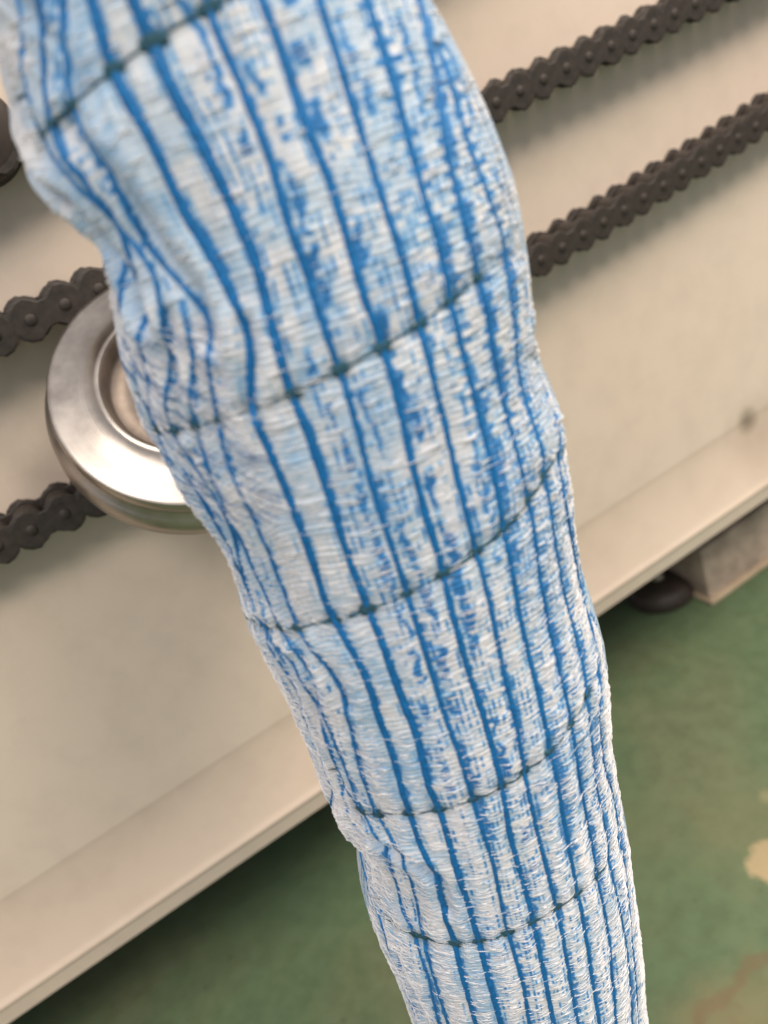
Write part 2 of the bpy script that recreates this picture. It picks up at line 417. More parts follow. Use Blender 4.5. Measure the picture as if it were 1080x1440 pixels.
for pts, lab in CHAIN_PTS:
    W3 = np.array([hit_y(px, py, CH_Y) for px, py in pts])
    cf = np.polyfit(W3[:, 0], W3[:, 2], 2)
    cf[0] = np.clip(cf[0], 0, 0.35)
    res = W3[:, 2]-cf[0]*W3[:, 0]**2; k1 = np.polyfit(W3[:, 0], res, 1); cf = np.array([cf[0], *k1])
    xs0, xs1 = W3[:, 0].min()-0.22, W3[:, 0].max()+0.22
    xx = np.linspace(xs0, xs1, 3000); zz = np.polyval(cf, xx)
    ss = np.concatenate([[0], np.cumsum(np.hypot(np.diff(xx), np.diff(zz)))])
    npin = int(ss[-1]/PITCHL)
    px_ = np.interp(np.arange(npin)*PITCHL, ss, xx); pz_ = np.polyval(cf, px_)
    cl = (float(px_.mean()), CH_Y, float(pz_.min()))
    ch = empty('roller_chain', cl, lab, 'chain', 'roller chains across the machine front')
    for k in range(npin):
        o = bpy.data.objects.new('roller', me_roll); C.objects.link(o); o.parent = ch
        o.location = (px_[k]-cl[0], 0, pz_[k]-cl[2])
        o = bpy.data.objects.new('pin', me_pins if k % 5 == 1 and px_[k] < -0.1 else me_pin); C.objects.link(o); o.parent = ch
        o.location = (px_[k]-cl[0], 0, pz_[k]-cl[2])
        if k < npin-1:
            ang = math.atan2(pz_[k+1]-pz_[k], px_[k+1]-px_[k])
            outer = k % 2 == 0
            for sd in (-1, 1):
                o = bpy.data.objects.new('outer_plate' if outer else 'inner_plate', me_out if outer else me_in)
                C.objects.link(o); o.parent = ch
                yy = sd*(W_IN/2 + (0.0050 if outer else 0.0016))
                o.location = ((px_[k]+px_[k+1])/2-cl[0], yy, (pz_[k]+pz_[k+1])/2-cl[2])
                o.rotation_euler = (0, -ang, 0)

# ------------------------------------------------------------------ the sleeve
PAIRS = [  # left outline point, right outline point (photo pixels)
    ((-60, -110), (548, -290)), ((-30, 10), (570, -160)), ((16, 190), (610, 0)), ((55, 288), (690, 150)), ((138, 347), (725, 230)), ((150, 460), (746, 360)),
    ((195, 590), (752, 475)), ((240, 662), (786, 555)), ((290, 724), (797, 640)), ((334, 848), (815, 780)), ((378, 938), (846, 875)),
    ((412, 1010), (850, 980)), ((440, 1082), (864, 1055)), ((490, 1150), (875, 1135)), ((496, 1225), (883, 1208)), ((520, 1290), (895, 1285)),
    ((548, 1352), (899, 1350)), ((585, 1440), (908, 1440)), ((640, 1580), (925, 1590)), ((690, 1700), (940, 1715))]
Lp = np.array([p[0] for p in PAIRS], float); Rp = np.array([p[1] for p in PAIRS], float)
Cm = (Lp+Rp)/2
u = Cm[:, 1]
pcx = np.polyfit(u, Cm[:, 0], 3)
def smooth_interp(x, xp, fp, k):
    """linear interpolation then a gaussian smooth; x uniform"""
    y = np.interp(x, xp, fp); dx = x[1]-x[0]; n_ = max(1, int(k/dx))
    g = np.exp(-0.5*(np.arange(-3*n_, 3*n_+1)/n_)**2); g /= g.sum()
    return np.convolve(np.pad(y, 3*n_, mode='edge'), g, 'valid')
UU = np.linspace(-250, 1700, 1951)
cx = np.polyval(pcx, UU)
tang = np.stack([np.polyval(np.polyder(pcx), UU), np.ones_like(UU)], -1); tang /= np.linalg.norm(tang, axis=1)[:, None]
LOUT = np.array([(-110,-230),(-75,-110),(-42,10),(-8,90),(14,200),(35,262),(60,290),(92,312),(130,335),(141,350),(148,400),(150,440),(160,490),(175,540),(197,585),(222,630),(255,680),(290,724),(313,768),(320,790),(327,835),(345,872),(357,890),(375,920),(390,950),(402,975),(415,1010),(430,1050),(445,1090),(470,1120),(492,1145),(497,1165),(494,1200),(497,1230),(508,1262),(520,1285),(540,1330),(552,1365),(570,1410),(588,1445),(640,1580),(690,1720)], float)
ROUT = np.array([(530,-400),(548,-290),(570,-160),(610,0),(640,50),(668,100),(692,150),(712,200),(727,240),(737,290),(744,340),(747,400),(749,460),(756,485),(770,515),(785,550),(792,590),(797,640),(802,700),(812,765),(830,820),(845,868),(849,920),(850,980),(857,1030),(868,1085),(876,1130),(881,1190),(890,1235),(895,1285),(897,1330),(903,1390),(908,1440),(925,1590),(940,1715)], float)
def dense(p):
    d = np.concatenate([[0], np.cumsum(np.linalg.norm(np.diff(p, axis=0), axis=1))])
    q = np.arange(0, d[-1], 1.0)
    return np.stack([np.interp(q, d, p[:, 0]), np.interp(q, d, p[:, 1])], -1)
def halfwidth(out, k):
    o_ = dense(out); c_ = np.stack([cx, UU], -1)
    res = np.empty(len(UU))
    for i in range(len(UU)):
        v_ = o_-c_[i]; al = np.abs(v_ @ tang[i]); j = int(np.argmin(al)); res[i] = np.linalg.norm(v_[j])
    g_ = np.exp(-0.5*(np.arange(-3*k, 3*k+1)/k)**2); g_ /= g_.sum()
    return np.convolve(np.pad(res, 3*k, mode='edge'), g_, 'valid')
WLu = halfwidth(LOUT, 6); WRu = halfwidth(ROUT, 6)
# depth of the axis: a straight hanging line seen in perspective
Apt, Bpt, dA, dB = np.array([315., 100.]), np.array([746., 1440.]), 0.27, 0.49
tt = ((np.stack([cx, UU], -1)-Apt) @ (Bpt-Apt))/((Bpt-Apt) @ (Bpt-Apt))
DEP = 1/(1/dA + (1/dB-1/dA)*tt)
AX = np.array([at(a_, b_, d_) for a_, b_, d_ in zip(cx, UU, DEP)])
ARC = np.concatenate([[0], np.cumsum(np.linalg.norm(np.diff(AX, axis=0), axis=1))])
RL = DEP*np.sin(np.arctan(WLu/F)); RR = DEP*np.sin(np.arctan(WRu/F))
print('sleeve radii', RL[::300], RR[::300], 'end z', AX[-1], 'top', AX[0], 'len', ARC[-1])

# stations uniform in arc length
NS = 1480
S = np.linspace(0, ARC[-1], NS)
axp = np.stack([np.interp(S, ARC, AX[:, k]) for k in range(3)], -1)
rl, rr = np.interp(S, ARC, RL), np.interp(S, ARC, RR)
us = np.interp(S, ARC, UU)
rm = 0.5*(rl+rr); kk = 60
g = np.exp(-0.5*(np.arange(-3*kk, 3*kk+1)/kk)**2); g /= g.sum()
rm_s = np.convolve(np.pad(rm, 3*kk, mode='edge'), g, 'valid')
tg = np.gradient(axp, axis=0); tg /= np.linalg.norm(tg, axis=1)[:, None]
vw = CAM-axp; e2 = vw-(vw*tg).sum(1)[:, None]*tg; e2 /= np.linalg.norm(e2, axis=1)[:, None]
e1 = np.cross(e2, tg)
if (R.T @ e1[700])[0] < 0: e1 = -e1
th = np.concatenate([np.radians(np.linspace(-104, 104, 440)), np.radians(np.linspace(104, 256, 46)[1:-1])])
NTH = len(th)
def radius0(sidx, t):
    sn = np.sin(t)
    a = np.abs(sn)**1.6
    side = np.where(sn < 0, rl[sidx], rr[sidx])
    return rm_s[sidx]*(1-a) + side*a
SI, TH = np.meshgrid(np.arange(NS), th, indexing='ij')
R0 = radius0(SI, TH)
def place(sidx, t, r):
    return axp[sidx] + r[..., None]*(np.sin(t)[..., None]*e1[sidx] + np.cos(t)[..., None]*e2[sidx])
P0 = place(SI, TH, R0)
def project(P):
    q = (P-CAM) @ R
    return 540 + F*q[..., 0]/-q[..., 2], 720 - F*q[..., 1]/-q[..., 2]
PX, PY = project(P0)
FRONT = np.abs(TH) < math.radians(86)
iF = np.where(FRONT.ravel())[0][::3]
fx, fy = PX.ravel()[iF], PY.ravel()[iF]
def locate(px, py):
    k = iF[np.argmin((fx-px)**2 + (fy-py)**2)]
    return S[k//NTH], th[k % NTH]

def vnoise(a, b, seed=0):
    """smooth value noise on two arrays"""
    ai, bi = np.floor(a).astype(np.int64), np.floor(b).astype(np.int64)
    fa, fb = a-ai, b-bi
    fa = fa*fa*(3-2*fa); fb = fb*fb*(3-2*fb)
    def h(i, j):
        n_ = (i*374761393 + j*668265263 + seed*974634777) & 0xffffffff
        n_ = ((n_ ^ (n_ >> 13))*1274126177) & 0xffffffff
        n_ = ((n_ ^ (n_ >> 16))*2246822519) & 0xffffffff
        return ((n_ ^ (n_ >> 15)) & 0xffff)/65535.0
    return (h(ai, bi)*(1-fa)+h(ai+1, bi)*fa)*(1-fb) + (h(ai, bi+1)*(1-fa)+h(ai+1, bi+1)*fa)*fb
def fbm(a, b, seed=0, o=3):
    s_, w_ = 0, 0
    for k in range(o):
        s_ = s_ + vnoise(a*2**k, b*2**k, seed+k*13)*0.5**k; w_ += 0.5**k
    return s_/w_
def sstep(x, a, b):
    t = np.clip((x-a)/(b-a), 0, 1); return t*t*(3-2*t)

# traced cords (photo pixels) : (width mm, strength, points)
CORDS = [
 (2.9, 1, [(118, -40), (128, 0), (150, 85), (175, 125), (215, 205), (260, 295), (310, 380), (345, 450), (351, 490), (350, 540), (347, 577), (360, 590), (399, 678), (434, 766), (464, 863), (490, 905), (513, 943), (527, 993), (552, 1058), (573, 1137), (592, 1188), (612, 1218), (619, 1262), (638, 1327), (656, 1392), (670, 1438)]),
 (2.9, 1, [(170, -40), (187, 0), (215, 60), (250, 135), (285, 205), (320, 280), (350, 340), (372, 400), (383, 465), (406, 555), (430, 604), (457, 678), (485, 766), (517, 858), (536, 901), (559, 966), (587, 1035), (605, 1109), (619, 1146), (647, 1234), (675, 1327), (703, 1429)]),
 (2.3, 1, [(282, -40), (300, 40), (325, 90), (360, 170), (385, 240), (405, 310), (430, 380), (457, 470), (480, 534), (499, 600), (522, 678), (545, 752), (568, 826), (596, 910), (624, 1003), (643, 1058), (666, 1128), (693, 1211), (712, 1304), (735, 1382), (744, 1438)]),
 (3.0, 1, [(358, -40), (370, 0), (400, 70), (425, 165), (460, 250), (490, 340), (515, 425), (537, 485), (559, 567), (578, 641), (596, 715), (619, 793), (636, 860), (656, 938), (680, 1007), (703, 1100), (717, 1174), (744, 1267), (760, 1337), (777, 1436)]),
 (2.3, 1, [(436, -40), (450, 0), (480, 90), (510, 195), (538, 290), (565, 370), (592, 460), (606, 534), (629, 613), (647, 687), (666, 756), (687, 850), (707, 943), (726, 1021), (744, 1118), (763, 1197), (781, 1267), (795, 1336), (812, 1435)]),
 (2.7, 1, [(506, -40), (517, 0), (540, 75), (565, 165), (595, 270), (620, 360), (642, 465), (670, 571), (689, 650), (707, 729), (717, 798), (731, 885), (754, 970), (770, 1044), (791, 1151), (813, 1256), (830, 1355), (841, 1439)]),
 (2.0, 1, [(590, 0), (600, 50), (622, 200), (650, 300), (672, 380), (690, 475), (712, 585), (730, 650), (747, 715), (756, 798), (768, 860), (788, 950), (804, 1010), (813, 1084), (830, 1175), (841, 1239), (857, 1320), (867, 1439)]),
 (1.7, 1, [(622, 80), (650, 165), (685, 270), (710, 340), (720, 414), (728, 506), (746, 585), (767, 666), (781, 761), (799, 849), (820, 937), (829, 1013), (837, 1098), (855, 1172), (862, 1232), (876, 1306), (885, 1365), (890, 1439)]),
 (1.4, 1, [(785, 603), (792, 691), (802, 747), (816, 803), (830, 867), (842, 930), (843, 1010), (851, 1073), (863, 1119), (873, 1175), (885, 1256), (892, 1348), (899, 1430)]),
 (1.7, 1, [(84, -30), (90, 30), (100, 140), (130, 200), (165, 265), (210, 340), (255, 400), (280, 430), (294, 465), (297, 528), (303, 590), (326, 657), (355, 720), (385, 795), (413, 872), (425, 887), (457, 933), (478, 966), (494, 1021), (508, 1081), (527, 1142), (559, 1192), (576, 1230), (587, 1294), (596, 1331), (619, 1396), (629, 1438)]),
 (2.1, 1, [(50, -30), (55, 0), (60, 125), (75, 180), (120, 245), (165, 300), (196, 355), (204, 424), (207, 498), (215, 572), (222, 608), (259, 665), (296, 720), (325, 772), (352, 860), (383, 895), (420, 940), (443, 990), (462, 1035), (485, 1109), (505, 1146)]),
 (1.6, 1, [(50, 185), (100, 240), (150, 290), (200, 340), (228, 387), (237, 443), (238, 517), (240, 591), (267, 646), (307, 705), (341, 765), (370, 828), (392, 875), (420, 920), (443, 960), (462, 1010), (485, 1075), (508, 1140), (540, 1185), (552, 1225), (560, 1270), (580, 1313), (601, 1368), (619, 1438)]),
 (1.7, 1, [(266, 440), (274, 498), (268, 572), (272, 604), (293, 657), (311, 702), (335, 770), (352, 830), (372, 880), (402, 943), (420, 985), (440, 1050), (470, 1110), (497, 1160), (506, 1220), (527, 1267), (541, 1304), (559, 1359), (587, 1438)]),
 (1.3, 1, [(35, 225), (70, 262), (110, 290), (150, 325), (174, 352), (180, 413), (183, 476), (195, 545), (213, 598), (245, 655), (285, 715), (318, 768)]),
]
DASH = [  # fuzzy broken lines of dye: (half width mm, strength, points)
 (1.6, .95, [(255, 0), (290, 65), (320, 135), (350, 220), (372, 300)]),
 (1.6, .95, [(345, 85), (370, 125), (395, 180), (410, 240), (425, 300), (445, 360), (465, 430)]),
 (1.9, .95, [(400, -10), (425, 75), (445, 165), (475, 250), (495, 310), (520, 400), (540, 475)]),
 (1.3, .8, [(485, 506), (508, 562), (527, 618), (550, 678)]),
 (1.9, 1.0, [(531, 437), (559, 534), (578, 585), (596, 650), (615, 724), (633, 770), (646, 830), (653, 860), (666, 927), (690, 1000), (712, 1080), (730, 1150), (752, 1230)]),
 (1.7, .9, [(434, 493), (453, 553), (471, 594), (490, 650), (520, 730), (547, 813), (565, 870), (576, 893), (599, 981), (615, 1050), (635, 1120)]),
 (1.9, 1.0, [(559, 733), (578, 784), (597, 826), (607, 867), (616, 906), (630, 968), (646, 1038), (668, 1110), (690, 1180)]),
 (1.2, .9, [(758, 530), (777, 567), (786, 631), (795, 724), (806, 761), (830, 818), (844, 884), (846, 930)]),
 (1.9, .8, [(620, 50), (660, 150), (700, 250), (735, 370), (745, 470)]),
 (1.7, .8, [(470, 0), (500, 90), (535, 200)]),
 (1.3, .7, [(70, -20), (80, 90), (100, 130)]), (1.5, .9, [(25, 0), (30, 90), (45, 150)]),
 (1.5, .85, [(560, 20), (585, 130), (610, 230), (635, 320)]),
 (1.5, .8, [(620, 480), (645, 560), (665, 640), (684, 715), (700, 790)]),
]
def trace(pts):
    q = np.array([locate(*p) for p in pts])
    q = q[np.argsort(q[:, 0])]
    return q
def as_curve(pts, k=8):
    q = trace(pts)
    s0, s1 = q[0, 0], q[-1, 0]
    full0, full1 = pts[0][1] < 10, pts[-1][1] > 1425
    t = np.interp(S, q[:, 0], q[:, 1])
    if full0: t = np.where(S < s0, q[0, 1] + np.clip((q[1, 1]-q[0, 1])/(q[1, 0]-q[0, 0]+1e-6), -2, 2)*(S-s0)*0.3, t); s0 = 0
    if full1: s1 = S[-1]
    g_ = np.exp(-0.5*(np.arange(-3*k, 3*k+1)/k)**2); g_ /= g_.sum()
    t = np.convolve(np.pad(t, 3*k, mode='edge'), g_, 'valid')
    return t, s0, s1

cords = []
for wmm, st, pts in CORDS:
    t, s0, s1 = as_curve(pts); cords.append((wmm*1e-3, st, t, s0, s1))
for a in np.radians(np.arange(108, 258, 13)):       # the back of the sleeve
    cords.append((2.2e-3, 1, a + 0.05*(fbm(S*14, S*0+a*9, 5)-.5), 0, S[-1]))
dashes = [(w_*1e-3, st, *as_curve(pts)) for w_, st, pts in DASH]

# traced binding rings (photo pixels)
RINGS = [
 [(55, 195), (75, 178), (120, 132), (160, 95), (205, 65), (265, 25), (320, -5)],
 [(215, 604), (268, 602), (300, 592), (347, 578), (406, 556), (450, 535), (490, 510), (537, 485), (590, 455), (640, 422), (676, 382)],
 [(340, 868), (375, 880), (410, 882), (465, 873), (515, 858), (570, 835), (600, 820), (630, 800), (670, 775), (710, 742), (747, 703), (775, 655)],
 [(500, 1140), (530, 1144), (560, 1146), (610, 1143), (665, 1125), (705, 1103), (760, 1070), (800, 1025), (832, 965)],
 [(540, 1290), (580, 1315), (640, 1328), (675, 1325), (712, 1312), (750, 1298), (790, 1272), (840, 1235)],
]
rings = []
for pts in RINGS:
    q = np.array([locate(*p) for p in pts]); q = q[np.argsort(q[:, 1])]
    pf = np.polyfit(q[:, 1], q[:, 0], 3)
    lo, hi = q[0, 1], q[-1, 1]
    def rs(t, pf=pf, lo=lo, hi=hi):
        tt_ = (t+np.pi/2) % (2*np.pi) - np.pi/2
        inside = np.polyval(pf, np.clip(tt_, lo, hi))
        e0, e1_ = np.polyval(pf, lo), np.polyval(pf, hi)
        span = 2*np.pi-(hi-lo)
        back = np.where(tt_ > hi, (tt_-hi)/span, (tt_-lo+2*np.pi)/span) % 1.0
        bs = e1_ + (e0-e1_)*(0.5-0.5*np.cos(np.pi*back))
        return np.where((tt_ >= lo) & (tt_ <= hi), inside, bs)
    rings.append((rs, lo, hi))

# ---- fields on the grid
SS = S[:, None] + 0*TH
ARCW = R0*TH                                          # distance across, metres
near = np.full(SS.shape, 1e3); signed = np.full(SS.shape, 1e3)
for (wd, st, t, s0, s1) in cords:
    act = (S >= s0-0.004) & (S <= s1+0.004)
    d = (TH - t[:, None])
    d = (d+np.pi) % (2*np.pi) - np.pi
    d = d*R0
    d = np.where(act[:, None], d, 1e3)
    m = np.abs(d) < np.abs(near)
    near = np.where(m, d, near)
ad = np.abs(near)
ringd = np.full(SS.shape, 1e3)
for rs, lo, hi in rings:
    d = SS - rs(TH); ringd = np.where(np.abs(d) < np.abs(ringd), d, ringd)

LAM = 0.00205
slant = 0.10*np.sin(np.clip(TH, -1.6, 1.6))**2*(TH < 0)*0.04
warp = (fbm(ARCW/0.012, SS/0.02, 3)-.5)*0.0016 + (fbm(ARCW/0.05, SS/0.05, 4)-.5)*0.006
phase = (SS + warp - 0.35*np.clip(-TH-0.5, 0, 1)*R0)/LAM
ribi = np.floor(phase)
ribf = phase-ribi
ribamp = 0.5+0.9*fbm(ARCW/0.02, SS/0.03, 9)
rib_h = (np.abs(np.sin(np.pi*phase))**0.8)
rib_rand = vnoise(ARCW/0.006, ribi*7.31, 21)
rib_disp = (0.00072-0.00030*sstep(-us[:, None], -420, -150))*ribamp*rib_h*(0.35+1.0*rib_rand)
fold = fbm(ARCW/0.010 + (fbm(ARCW/0.05, SS/0.06, 30)-.5)*4, SS/0.070, 31, 3)
fold_d = (1-np.abs(2*fold-1))                         # ridges that run down the sleeve
leftw = sstep(-TH, 0.15, 1.0)*(np.abs(TH) < 1.9)
tuckw = sstep(us[:, None], 150, 260)*(1-sstep(us[:, None], 600, 720)) + 0.7*sstep(us[:, None], 860, 900)*(1-sstep(us[:, None], 1250, 1330))
crump = fbm(ARCW/0.022, SS/0.026, 40, 4)-.5
puff = 1-np.exp(-(ad/0.0032)**2)
ringc = np.exp(-(ringd/0.0045)**2)
bulge = np.exp(-(ringd/0.020)**2)
DISP = (0.0007*puff + rib_disp*(1-0.6*np.exp(-(ad/0.0015)**2)) - 0.0009*ringc - 0.0002*bulge
        + 0.0030*(fold_d-0.65)*(0.35+0.9*leftw) + 0.0030*crump*(0.45+0.9*leftw*np.clip(tuckw+.3, 0, 1)))
CREASES = [
 (3.6, 3.5, [(20, 215), (60, 262), (105, 290), (150, 330), (185, 380), (205, 440)]),
 (2.2, 3.5, [(100, 180), (160, 250), (220, 330), (275, 410), (292, 470)]),
 (1.1, 3.0, [(335, 862), (380, 882), (430, 905), (470, 950), (490, 990)]),
 (2.1, 3.2, [(497, 1157), (540, 1190), (590, 1214), (622, 1238), (630, 1275)]),
 (1.6, 2.6, [(345, 455), (354, 500), (350, 570)]),
 (2.4, 2.6, [(748, 465), (765, 515), (785, 555), (790, 610)]),
 (1.6, 3.0, [(200, 590), (260, 680), (320, 770)]),
 (1.2, 3.0, [(500, 1165), (520, 1230), (550, 1295)]),
 (1.5, 2.6, [(240, 440), (250, 520), (255, 600)]),
 (1.5, 2.6, [(420, 900), (440, 960), (450, 1040), (480, 1110)]),
 (1.3, 2.6, [(800, 700), (820, 790), (838, 880), (838, 960)]),
 (1.3, 2.6, [(560, 1340), (590, 1400), (610, 1450)]),
]
for dp, wv, pts in CREASES:
    q = np.array([locate(*p) for p in pts]); L_ = np.linspace(0, len(pts)-1, 40)
    cs, ct = np.interp(L_, np.arange(len(pts)), q[:, 0]), np.interp(L_, np.arange(len(pts)), q[:, 1])
    i0, i1 = np.searchsorted(S, cs.min()-.02), np.searchsorted(S, cs.max()+.02)
    best = np.full((i1-i0, NTH), 1e3)
    for a_, b_ in zip(cs, ct):
        best = np.minimum(best, np.hypot(SS[i0:i1]-a_, (TH[i0:i1]-b_)*R0[i0:i1]))
    w_ = wv*1e-3
    DISP[i0:i1] += dp*1e-3*(-np.exp(-(best/(0.75*w_))**2) + 0.62*np.exp(-((best-2.0*w_)/(1.1*w_))**2))
# diagonal tuck at the upper left: cloth overhangs above, is gathered below
edgefade = 1-0.78*sstep(np.abs(TH), 0.95, 1.4)*(np.abs(TH) < 1.9)
DISP = DISP*edgefade - 0.0017*np.abs(np.sin(TH))**3
RF = R0+DISP
P = place(SI, TH, RF)

# ---- dye
streak = vnoise(ARCW/0.0026, ribi*3.7+0.5, 51)
streak2 = vnoise(ARCW/0.0011, ribi*5.3+0.5, 52)
patch = fbm(ARCW/0.010, SS/0.022, 53, 3)
patch2 = fbm(ARCW/0.016, SS/0.05, 54, 3)
rightw = sstep(TH, 0.05, 0.9)*(TH < 1.9)
# bleeding beside each cord, on one side more than the other
reach = 0.0010 + 0.0060*np.clip(patch-.42, 0, 1)*(0.7+1.3*rightw) + 0.0008*(streak2)
side_ok = np.where(near > 0, 1.0, 0.45)
bleed = (1-sstep(ad, reach*0.7*side_ok*(0.4+1.2*streak), reach*1.0*side_ok*(0.4+1.2*streak)+0.0004))*(0.55+0.45*streak2)
ladder = sstep(streak*0.85+streak2*0.25+patch*0.45+0.16*rightw, 0.98, 1.10)*(0.10+0.90*rightw)*sstep(patch2, 0.30, 0.5)
# rungs of blue weft between the stripes on the right side, coarse above and fine below
per = 0.0046-0.0020*sstep(us, 420, 700)
rung = np.cumsum(np.gradient(S)/per)[:, None] + 0.35*vnoise(ARCW/0.012, SS/0.02, 501)
cell = np.floor(ARCW/0.0052 + 0.4*vnoise(SS/0.03, SS*0+2, 502))
on = vnoise(cell*3.0+0.0, np.floor(rung)*5.0+0.0, 503)
rf_ = rung-np.floor(rung)
bar = sstep(rf_, 0.05, 0.15)*(1-sstep(rf_, 0.48, 0.58))
reachx = sstep(0.0042*vnoise(np.floor(rung)*2.7+.5, cell*1.3, 504)+0.0022-ad, -0.0002, 0.0002)
zone = sstep(TH, 0.30, 0.60)*(np.abs(TH) < 1.6)*(1-0.75*sstep(us[:, None], 1060, 1180))
ladder2 = sstep(on, 0.18, 0.28)*bar*reachx*zone*(0.8+0.2*streak2)
ladder = ladder*(1-0.9*zone)
dye = np.maximum(np.maximum(bleed*0.95, ladder*0.85), ladder2*0.95)
for (wd, st, t, s0, s1) in dashes:
    act = sstep(S, s0-.004, s0+.003)*(1-sstep(S, s1-.003, s1+.004))
    d = np.abs(TH-t[:, None] + 0.03*(vnoise(SS/0.003, SS*0, 71)-.5))*R0
    w_ = wd*(0.35+1.1*vnoise(SS/0.0045, SS*0+3, int(wd*1e6)+int(s0*1e4)))
    br = sstep(vnoise(SS/0.0075, ARCW/0.02, 77)+0.25*streak, 0.34, 0.60)
    chop = sstep(vnoise(ARCW/0.0022, ribi*4.9+.5, 79)+0.25*rib_h*0+0.30*(1-d/0.0025).clip(0, 1), 0.30, 0.52)
    dye = np.maximum(dye, (1-sstep(d, w_*0.55, w_*1.2))*br*chop*act[:, None]*st*0.9)
ORDER = [(9, 0), (0, 1), (1, 2), (2, 3), (3, 4), (4, 5), (5, 6), (6, 7), (7, 8), (10, 9)]
for oi, (ca, cb_) in enumerate(ORDER):
    ta_, tb_ = cords[ca][2], cords[cb_][2]
    for fi, fr in enumerate((0.22, 0.42, 0.60, 0.80)):
        tm = ta_+(tb_-ta_)*(fr+0.10*(fbm(S/0.03, S*0+oi*5+fi, 300+oi)-.5))
        gap = np.abs(tb_-ta_)*rm_s
        if oi in (0, 1) and fi in (1, 2): st_ = 0.18
        else: st_ = 0.50 if oi < 2 else 0.80
        d = np.abs(TH-tm[:, None])*R0
        br = sstep(0.55*vnoise(SS/0.009, SS*0+oi*3.1+fi, 310)+0.55*streak, 0.48, 0.72)
        dye = np.maximum(dye, (1-sstep(d, 0.00025, 0.0008))*br*st_*(gap > 0.003)[:, None])
for li, dg in enumerate((-50, -57, -63, -68, -73, -78, -83, -88, 62, 68, 74, 79, 84, 89)):
    tm = math.radians(dg) + 0.07*(fbm(S/0.035, S*0+li*2.3, 400+li)-.5)
    d = np.abs(TH-tm[:, None])*R0
    br = sstep(0.6*vnoise(SS/0.012, SS*0+li*3.7, 410)+0.5*streak2, 0.25, 0.6)
    wu = sstep(us[:, None], 640, 760) if -70 < dg < 0 else 1.0   # higher up the traced stripes fill this part
    dye = np.maximum(dye, (1-sstep(d, 0.0004, 0.0011))*br*0.85*wu)
cen_w = 0.35+0.65*sstep(TH, -0.35, 0.5)
tick = sstep(vnoise(ARCW/0.0016, ribi*9.1+.5, 331)+0.35*(patch-.5), 0.74, 0.84)*sstep(0.75-rib_h, 0.0, 0.3)
dye = np.maximum(dye, tick*0.95*cen_w*(np.abs(TH) < 1.9))
pale = sstep(patch2*0.6+patch*0.4, 0.42, 0.64)*(0.18+0.22*streak)
pale2 = sstep(fbm(ARCW/0.03, SS/0.012, 61, 3), 0.48, 0.64)*0.2
dye = np.clip(np.maximum(dye, np.maximum(pale, pale2)) , 0, 1)
dye = np.clip(dye + 0.16*(1-rib_h)*0.8, 0, 1)  # gaps between weft ribs tinted bluer: their shade put into the dye
stain = np.exp(-(ringd/0.0014)**2)*0.45*sstep(vnoise(ARCW/0.006, SS*0, 81), 0.25, 0.7)
knots = []
for ri, (rs, lo, hi) in enumerate(rings):
    for ci, (wd, st, t, s0, s1) in enumerate(cords):
        if ci > 13: continue
        d = np.abs(S - rs(t)); k = int(np.argmin(d))
        if s0-.002 <= S[k] <= s1+.002 and lo-0.06 <= t[k] <= hi+0.06:
            knots.append((ri, k, t[k], wd))
            dd = ((SS-S[k])/0.0042)**2 + (((TH-t[k])*R0)/0.0040)**2
            stain = np.maximum(stain, 0.85*np.exp(-dd*1.3)*(0.5+0.8*streak2))
stain = np.clip(stain, 0, 1)

sloc = tuple(axp[-1]*0+np.array([axp[-1][0], axp[-1][1], 0.0]))
sleeve = empty('woven_sleeve', sloc, 'crumpled white woven sleeve with blue stripes hanging in front of the machine', 'sleeve')

# straight coarse ends above and below the frame, real continuations of the tube
verts = P.reshape(-1, 3); faces = grid_faces(NS, NTH, True)
fab = loc_(mesh_obj('fabric', verts, faces[:, ::-1], M_FAB, sleeve), sloc)
for nm, arr in (('dye', dye), ('stain', stain)):
    a_ = fab.data.attributes.new(nm, 'FLOAT', 'POINT'); a_.data.foreach_set('value', arr.ravel().astype(np.float32))
def tail(name, base, direction, length, n_, rend):
    rows = []
    c0 = base.mean(0)
    for k in range(n_):
        q = k/(n_-1)
        rows.append(c0 + (base-c0)*(1+(rend-1)*q) + direction*length*q)
    v = np.concatenate(rows)
    nc = len(base)
    o = loc_(mesh_obj(name, v, grid_faces(n_, nc, True)[:, ::-1], M_FAB, sleeve), sloc)
    for nm_, row in (('dye', dye), ('stain', stain*0)):
        a_ = o.data.attributes.new(nm_, 'FLOAT', 'POINT')
        src = row[0] if direction[2] > 0 else row[-1]
        a_.data.foreach_set('value', np.tile(src, n_).astype(np.float32))
    return o
tail('upper_fabric', P[0], -tg[0], 0.30, 24, 1.0)
zlow = P[-1][:, 2].min()
if zlow > 0.004:
    base = P[-1]
    q = np.linspace(0, 1, 16)[:, None, None]
    end = base.copy(); end[:, 2] = 0.002; end[:, :2] = base[:, :2].mean(0) + (base[:, :2]-base[:, :2].mean(0))*1.05
    vv = base[None]*(1-q) + end[None]*q
    o = loc_(mesh_obj('lower_fabric', vv.reshape(-1, 3), grid_faces(16, NTH, True)[:, ::-1], M_FAB, sleeve), sloc)
    for nm_, row in (('dye', dye), ('stain', stain*0)):
        a_ = o.data.attributes.new(nm_, 'FLOAT', 'POINT'); a_.data.foreach_set('value', np.tile(row[-1], 16).astype(np.float32))
print('lowest', zlow)

